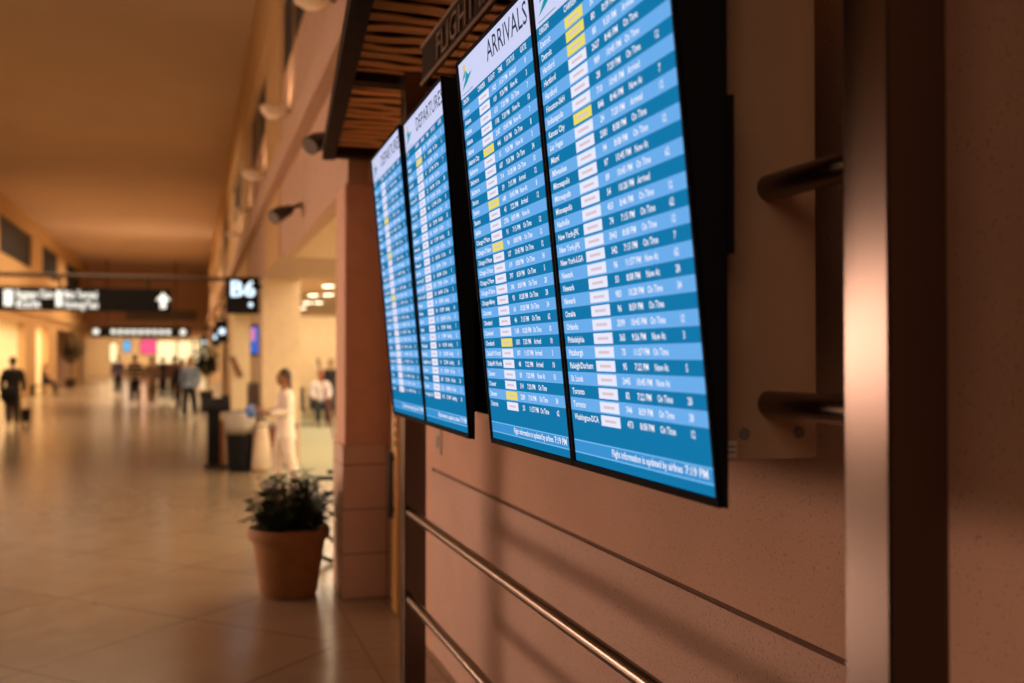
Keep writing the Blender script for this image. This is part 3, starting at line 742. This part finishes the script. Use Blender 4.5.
def person(label, X, Y, face, h, top, legs, hair=(.03, .018, .01), shoe=(.02, .018, .016), stride=.16, seated=False, skin=SKIN, arm_fwd=(0, 0), hairlen=0, long_top=0.0, stripe=None):
    """face: heading in radians, 0 looks towards +Y; h: standing height"""
    t = thing('person', label, 'person', (X, Y, 0), face)
    k = h / 1.72
    V = lambda x, y, z: (x*k, y*k, z*k)
    hipz = .92 if not seated else .56
    pel = V(0, 0, hipz); up = hipz
    waist = V(0, .0, up + .13); chest = V(0, .01, up + .36); shou = V(0, .0, up + .50); neck = V(0, .01, up + .57); skull = V(0, .03, up + .62)
    def leg(s):
        f = stride*s
        if seated: return [V(.09*s, .03, hipz), V(.11*s, .42, hipz), V(.11*s, .44, .08), V(.11*s, .58, .03)]
        return [V(.085*s, 0, hipz - .05), V(.09*s, f*.6 + .03, .50), V(.09*s, f if f > 0 else f*1.3, .09 + (.05 if f < 0 else 0)), V(.10*s, (f if f > 0 else f*1.3) + .15, .03)]
    def arm(s):
        a = arm_fwd[0 if s < 0 else 1]; sh = V(.18*s, 0, up + .47)
        if a: return [sh, V(.24*s, .02, up + .22), V(.20*s, .24*a + .04, up + .20), V(.17*s, .33*a + .04, up + .24)]
        if seated: return [sh, V(.23*s, .05, up + .22), V(.16*s, .26, up + .12), V(.13*s, .34, up + .10)]
        return [sh, V(.235*s, -.03, up + .20), V(.24*s, .05 - stride*s*.5, up - .03), V(.235*s, .08 - stride*s*.5, up - .11)]
    legs_p = {s: leg(s) for s in (-1, 1)}; arms_p = {s: arm(s) for s in (-1, 1)}
    R = lambda *r: [q*k for q in r]
    # body: pelvis root, spine, neck, legs, arms in one skin
    ch = [[(pel, .10*k), (waist, .095*k), (chest, .11*k), (shou, .075*k), (neck, .048*k), (skull, .055*k)]]
    for s in (-1, 1):
        L = legs_p[s]; ch.append([(pel, .10*k)] + list(zip(L, R(.075, .052, .036, .026))))
        A = arms_p[s]; ch.append([(shou, .075*k)] + list(zip(A, R(.045, .036, .025, .022))))
    body = skinned('body', ch, cm(skin, .55), t, 1)
    # head with nose, brow, ears
    hc = Vector(V(0, .035, up + .70)); mb = MB()
    mb.ell(hc, .073*k, .092*k, .115*k, 18, 12)
    mb.ell(hc + Vector((0, .085, -.012))*k, .014*k, .022*k, .024*k, 8, 6)
    mb.ell(hc + Vector((0, .045, -.075))*k, .045*k, .045*k, .035*k, 10, 6)
    mb.ell(hc + Vector((.074, 0, -.01))*k, .010*k, .02*k, .03*k, 8, 6); mb.ell(hc + Vector((-.074, 0, -.01))*k, .010*k, .02*k, .03*k, 8, 6)
    o = mb.build('head', cm(skin, .55), t, smooth=True)
    mb = MB()
    for s in (-1, 1): mb.ell(hc + Vector((.03*s, .084, .012))*k, .012*k, .008*k, .008*k, 8, 6)
    mb.box(hc.x - .022*k, hc.x + .022*k, hc.y + .085*k, hc.y + .094*k, hc.z - .058*k, hc.z - .05*k)
    mb.build('face_features', cm((.05, .02, .015)), o)
    # hands: palm, four fingers and a thumb
    for s in (-1, 1):
        A = arms_p[s]; p = Vector(A[3]); dd = (Vector(A[3]) - Vector(A[2])).normalized(); sd = dd.cross(Vector((s, 0, 0)))
        sd = sd.normalized() if sd.length > .1 else Vector((0, 1, 0))
        mb = MB(); mb.tube([p - dd*.02*k, p + dd*.04*k, p + dd*.08*k], [.022*k, .032*k, .028*k], 8)
        for q, ln in zip((-1.5, -.5, .5, 1.5), (.055, .068, .064, .048)):
            a = p + dd*.075*k + sd*q*.014*k; b = a + dd*ln*.5*k; c_ = b + (dd*.8 - Vector((s, 0, 0))*.5).normalized()*ln*.5*k
            mb.tube([a, b, c_], [.009*k, .008*k, .006*k], 6)
        a = p + dd*.03*k + sd*.026*k; mb.tube([a, a + (dd + sd).normalized()*.03*k, a + (dd*1.4 + sd*.6).normalized()*.06*k], [.011*k, .009*k, .007*k], 6)
        mb.build('hand', cm(skin, .55), t, smooth=True)
    # clothes
    ch = [[(waist, (.165*k, .135*k)), (chest, (.18*k, .14*k)), (V(0, 0, up + .49), (.10*k, .08*k)), (V(0, .005, up + .535), .06*k)]]
    ch.append([(waist, (.18*k, .14*k)), (V(0, 0, up - .02 - long_top*.3), (.19*k, .155*k))] + ([(V(0, 0, up - .02 - long_top), (.22*k, .18*k))] if long_top else []))
    for s in (-1, 1):
        A = arms_p[s]; ch.append([(V(0, 0, up + .49), (.10*k, .08*k))] + list(zip(A[:3], R(.085, .07, .055))))
    skinned('top', ch, cm(top) if not stripe else stripe, t, 1)
    ch = [[(V(0, 0, hipz + .10), (.135*k, .11*k)), (pel, (.14*k, .12*k))]]
    for s in (-1, 1):
        L = legs_p[s]; ch.append([(pel, (.14*k, .12*k))] + list(zip(L[:3], R(.125, .095, .078))))
    skinned('trousers', ch, cm(legs), t, 1)
    for s in (-1, 1):
        a = Vector(legs_p[s][2]); b = Vector(legs_p[s][3])
        z = min(a.z - .05*k, b.z)
        mb = MB(); mb.ell((a.x, (a.y + b.y)/2 - .0*k, max(.035*k, a.z - .045*k)), .045*k, .13*k, .042*k, 12, 8)
        mb.build('shoe', cm(shoe, .4), t, smooth=True)
    mb = MB(); mb.ell(hc + Vector((0, -.022, .028))*k, .083*k, .092*k, .108*k, 16, 10)
    if hairlen: mb.ell(hc + Vector((0, -.075, -.04 - hairlen*.4))*k, .05*k, .04*k, (.06 + hairlen*.6)*k, 12, 8)
    mb.build('hair', cm(hair, .6), t, smooth=True)
    return t
# striped jumper
ms, nt, b = nodes('striped_knit'); tcn = nt.nodes.new('ShaderNodeTexCoord'); wv = nt.nodes.new('ShaderNodeTexWave'); wv.bands_direction = 'Z'; wv.inputs['Scale'].default_value = 2.2
rp = nt.nodes.new('ShaderNodeValToRGB'); rp.color_ramp.elements[0].color = (.03, .02, .02, 1); rp.color_ramp.elements[1].color = (.45, .32, .22, 1); rp.color_ramp.elements[0].position = .45; rp.color_ramp.elements[1].position = .55
nt.links.new(tcn.outputs['Object'], wv.inputs[0]); nt.links.new(wv.outputs['Fac'], rp.inputs[0]); nt.links.new(rp.outputs[0], b.inputs['Base Color']); b.inputs['Roughness'].default_value = .9
BK = (.018, .015, .016)
X, Y = foot(118, 396); person('distant person in dark clothes, leftmost of the group walking down the hall', X, Y, 0, 1.68, (.05, .035, .06), BK)
X, Y = foot(135, 405); person('person in a striped jumper and black trousers walking away down the hall', X, Y, 0, 1.72, BK, BK, stripe=ms)
X, Y = foot(152, 406); person('person in a tan coat and tan trousers walking down the hall', X, Y, .1, 1.66, (.30, .19, .12), (.30, .20, .13), long_top=.25)
X, Y = foot(163, 402); person('person dressed all in black behind the one in tan', X, Y, 0, 1.66, BK, BK)
X, Y = foot(174, 404); person('person with a dusky pink top and black trousers walking down the hall', X, Y, 0, 1.68, (.20, .10, .09), BK)
X, Y = foot(190, 419); person('red-haired person in blue-grey shirt and black trousers, nearest of the walking group', X, Y, 2.9, 1.66, (.20, .26, .36), BK, hair=(.45, .10, .03), stride=.22)
X, Y = foot(182, 412); person('person in a dark jacket beside the red-haired walker', X, Y, 3.0, 1.62, BK, BK)
X, Y = foot(13, 428); pg = person('person in dark bulky jacket walking at the left edge of the picture', X, Y, .2, 1.66, BK, (.06, .04, .03), stride=.14)
X, Y = at(42, 44); person('person seated at the foot of the left wall between two lit shops', X + .1, Y, -PI/2, 1.65, (.10, .05, .06), BK, seated=True)
bn = thing('bench', 'low dark bench under the seated person at the left wall', 'bench', (X - .1, Y, 0))
MB().box(-.3, .25, -.6, .6, .36, .41).build('seat', M['dkmetal'], bn); [MB().box(-.27, -.2, q, q + .05, 0, .36).box(.15, .22, q, q + .05, 0, .36).build('leg', M['dkmetal'], bn) for q in (-.55, .5)]
# shoulder bag and suitcase of the person at the left edge
X, Y = foot(10, 428)
bg_ = thing('shoulder_bag', 'large black bag carried by the person at the left edge', 'bag', (X + .02, Y - .22, .62))
MB().ell((0, 0, .16), .20, .13, .22, 16, 10).build('bag_body', M['black'], bg_, smooth=True)
MB().tube([(-.2, 0, .28), (-.08, .08, .62), (.08, .12, .72), (.2, .04, .28)], .014).build('strap', M['black'], bg_)
X, Y = foot(26, 424)
def suitcase(x, y, label, m, sc=1):
    t = thing('rolling_suitcase', label, 'suitcase', (x, y, 0), .3)
    MB().box(-.18*sc, .18*sc, -.12*sc, .12*sc, .06, .62*sc).build('shell', m, t, bevel=.03)
    MB().tube([(-.09, .1*sc, .6*sc), (-.09, .1*sc, .95*sc), (.09, .1*sc, .95*sc), (.09, .1*sc, .6*sc)], .010).build('handle', M['blacksatin'], t)
    for q in (-1, 1):
        o = MB().tube([(q*.13*sc - .02, .08*sc, .035), (q*.13*sc + .02, .08*sc, .035)], .035, 12).build('wheel', M['black'], t)
        o = MB().tube([(q*.13*sc - .02, -.08*sc, .035), (q*.13*sc + .02, -.08*sc, .035)], .035, 12).build('wheel', M['black'], t)
suitcase(X, Y, 'narrow dark rolling suitcase beside the person at the left edge', M['black'], .62)

# woman in white with a blue cloth, walking left
X, Y = at(286, 12.4)
pw = person('woman in a white tunic and white trousers with dark tied hair walking left', X, Y, PI/2 + .15, 1.52, (.86, .76, .64), (.84, .74, .62), hair=(.03, .012, .006), hairlen=.28, arm_fwd=(1, 1), shoe=(.6, .5, .4), stride=.1, long_top=.22, skin=(.30, .13, .06))
cl = tag(MB().ell((0, 0, 0), .075, .06, .085, 12, 8).build('folded_cloth', M['blue'], smooth=True), 'small blue cloth held in the hands of the woman in white', 'cloth'); cl.location = (X - .42, Y - .02, 1.02)

# bin with clear liner
X, Y = foot(240, 471)
bt = thing('trash_bin', 'black trash bin with a clear liner folded over its rim', 'bin', (X, Y, 0))
MB().lathe([(.155, 0), (.17, .02), (.215, .80), (.225, .82), (.205, .82), (.15, .1)], n=28).build('body', M['black'], bt, smooth=True)
rnd = random.Random(2); rg = []
for r, z in ((.19, .60), (.215, .56), (.22, .68), (.23, .80), (.225, .86), (.215, .87), (.19, .78), (.05, .76)):
    rg.append([((r + rnd.uniform(-.006, .006))*math.cos(2*PI*i/28), (r + rnd.uniform(-.006, .006))*math.sin(2*PI*i/28), z + rnd.uniform(-.012, .012)) for i in range(28)])
MB().rings(rg).build('liner', M['bag'], bt, smooth=True)
MB().ell((0, 0, .84), .2, .2, .07, 20, 8).build('lid', M['grey'], bt, smooth=True)

# lectern left of the bin
X, Y = foot(216, 467)
lc = thing('lectern', 'slim black lectern with reddish brown side standing left of the trash bin', 'lectern', (X, Y, 0))
MB().box(-.12, .06, -.14, .14, .05, .98).build('column', M['black'], lc, bevel=.01)
MB().box(.06, .13, -.15, .15, .03, .72).build('side_panel', M['brown'], lc, bevel=.008)
MB().box(-.17, .17, -.2, .2, 0, .05).build('base', M['blacksatin'], lc, bevel=.01)
mb = MB(); mb.add([(-.21, -.22, .93), (.21, -.22, .93), (.21, .22, 1.10), (-.21, .22, 1.10), (-.21, -.22, .85), (.21, -.22, .85), (.21, .22, .96), (-.21, .22, .96)], [(0, 1, 2, 3), (7, 6, 5, 4), (0, 4, 5, 1), (1, 5, 6, 2), (2, 6, 7, 3), (3, 7, 4, 0)])
mb.build('reading_desk', M['black'], lc, bevel=.01)
pc = thing('notice_holder', 'small pale upright notice standing on the black lectern', 'notice', (X + .02, Y + .1, 1.06))
MB().box(-.06, .06, -.006, .006, .01, .24).build('sheet', M['beige'], pc); MB().box(-.07, .07, -.03, .03, 0, .012).build('foot', M['white'], pc)

# cleaning cart behind the woman, beige laundry bag
X, Y = at(281, 15.3)
ct = thing('cleaning_cart', 'brown cleaning cart behind the woman in white', 'cart', (X, Y, 0))
MB().box(-.22, .22, -.2, .2, .12, .62).build('cabinet', M['brown'], ct, bevel=.01)
MB().box(-.25, .25, -.23, .23, .62, .66).build('tray', M['grey'], ct)
MB().tube([(-.22, -.2, .62), (-.28, -.2, .92), (-.28, .2, .92), (-.22, .2, .62)], .014).build('handle', M['grey'], ct)
for q in (-1, 1):
    for p in (-1, 1): MB().tube([(q*.17 - .015, p*.15, .06), (q*.17 + .015, p*.15, .06)], .06, 12).build('wheel', M['black'], ct)
X, Y = at(262, 14.7)
lb = thing('laundry_bag', 'tall beige cloth bag standing between the bin and the cart', 'bag', (X, Y, 0))
MB().lathe([(.10, 0), (.145, .05), (.13, .35), (.09, .62), (.08, .72), (.04, .7)], n=18).build('sack', M['beige'], lb, smooth=True)
MB().lathe([(.072, .65), (.092, .66), (.092, .68), (.072, .69)], n=18).build('tie', M['grey'], lb)

# items on the second and third piers
gx = thing('wall_cabinet', 'grey metal box on the hall side of the pale pier', 'cabinet', (AX, 16.6, 0))
MB().box(-.14, 0, 0, .9, .62, 1.26).build('body', M['grey'], gx, bevel=.01); MB().box(-.15, -.14, .05, .85, .68, 1.20).build('door', M['dkmetal'], gx)
bs = thing('wall_display', 'small blue and pink lit display on the pale pier below the B6 sign', 'screen', (AX, 16.8, 0))
MB().box(-.13, 0, 0, .08, 1.70, 2.22).build('case', M['black'], bs); MB().box(-.125, -.01, -.006, 0, 1.74, 2.18).build('picture', M['e_screenblue'], bs); MB().box(-.125, -.06, -.008, -.006, 1.95, 2.16).build('pink_field', M['e_screenpink'], bs)
X, Y = at(237, 26.6)
sp = thing('wall_plaque', 'dark slanted panel on the lit pier beyond the trash bin', 'panel', (X, 27.96, 1.41), 0)
o = MB().box(-.07, .07, -.03, .03, -.30, .30).build('board', M['dkmetal'], sp, bevel=.01); sp.rotation_euler = (0, math.radians(-24), 0)
MB().box(-.05, .05, -.034, -.03, -.27, .27).build('face', M['brown'], sp)

# ------------------------------------------------------------------ lounge: seats, people, lamps, wheelchair
X0, Y0 = at(318, 24.5)
for k in range(4):
    x = X0 - .55 + k*.62
    t = thing('lounge_chair', ['black lounge seat, leftmost of the row in the lounge', 'black lounge seat under the person in the white shirt', 'black lounge seat right of the person in the white shirt', 'black lounge seat at the right end of the row by the column'][k], 'chair', (x, Y0, 0), 0, 'row of black lounge seats')
    MB().box(-.26, .26, -.25, .25, .38, .46).build('seat', M['blacksatin'], t, bevel=.03)
    o = MB().box(-.26, .26, -.03, .04, 0, .50).build('backrest', M['blacksatin'], t, bevel=.03); o.location = (0, .26, .44); o.rotation_euler = (-.18, 0, 0)
    for q in (-1, 1):
        MB().tube([(q*.24, -.2, 0), (q*.24, -.2, .38)], .018).build('leg', M['chrome'], t); MB().tube([(q*.24, .2, 0), (q*.24, .2, .38)], .018).build('leg', M['chrome'], t)
        MB().box(q*.28 - .02, q*.28 + .02, -.22, .2, .60, .63).build('armrest', M['chrome'], t)
person('person in a white shirt and dark trousers seated in the lounge', X0 + .07, Y0 + .05, PI, 1.7, (.75, .66, .66), (.02, .03, .03), seated=True, skin=(.5, .2, .1), hair=(.25, .12, .06))
X, Y = at(331, 27); person('person in dark clothes standing at the right of the lounge behind the seats', X, Y, PI, 1.6, BK, (.1, .07, .06), stride=.05)
for px, zc in ((328, 17), (313, 19.6), (328, 19.4), (307, 22.3), (318, 22.3), (302, 24.8)):
    X, Y = at(px, zc); downlight(X, Y, 2.92, 'round ceiling light in the lounge ceiling', 'round ceiling lights in the lounge', .10)
X, Y = at(333, 19.5)
rp_ = thing('leaning_pole', 'thin red pole leaning beside the seated person in the lounge', 'pole', (X, Y, 0))
MB().tube([(.05, 0, .02), (-.26, .25, 1.62)], [.022, .016], 10).build('shaft', M['red'], rp_); MB().tube([(-.235, .23, 1.5), (-.265, .25, 1.66)], .024, 10).build('grip', M['black'], rp_)
# wheelchair just past the column
X, Y = at(338, 8.4)
wc = thing('wheelchair', 'wheelchair with black wheels and pale push handles behind the column', 'wheelchair', (X + .08, Y, 0), 1.2)
for q in (-1, 1):
    w_ = MB(); n = 28
    rgs = [[(q*.27 + .018*math.cos(2*PI*j/8), (.285 + .018*math.sin(2*PI*j/8))*math.cos(2*PI*i/n), .303 + (.285 + .018*math.sin(2*PI*j/8))*math.sin(2*PI*i/n)) for j in range(8)] for i in range(n + 1)]
    w_.rings(rgs, cap=False); w_.lathe([(.03, -.02), (.03, .02)], n=10)
    o = w_.build('wheel', M['black'], wc, smooth=True)
    sp_ = MB()
    for i in range(12): a = 2*PI*i/12; sp_.tube([(q*.27, 0, .303), (q*.27, .28*math.cos(a), .303 + .28*math.sin(a))], .003, 5)
    sp_.build('spokes', M['chrome'], o)
    MB().tube([(q*.2, .42, .09), (q*.2 + .03, .42, .09)], .09, 16).build('caster', M['black'], wc)
    MB().tube([(q*.22, -.36, .90), (q*.22, -.22, .92), (q*.22, -.18, .86), (q*.22, -.16, .50), (q*.22, .30, .50), (q*.22, .44, .12)], .014, 8).build('side_frame', M['white'], wc)
    MB().tube([(q*.22, -.37, .90), (q*.22, -.26, .918)], .021, 8).build('push_handle', M['white'], wc)
    MB().box(q*.22 - .03, q*.22 + .03, -.14, .22, .68, .71).build('armrest', M['black'], wc)
    MB().box(q*.13 - .07, q*.13 + .07, .46, .62, .10, .12).build('footrest', M['dkmetal'], wc)
MB().box(-.21, .21, -.14, .30, .48, .51).build('seat', M['blacksatin'], wc); MB().box(-.21, .21, -.19, -.16, .52, .88).build('backrest', M['blacksatin'], wc)
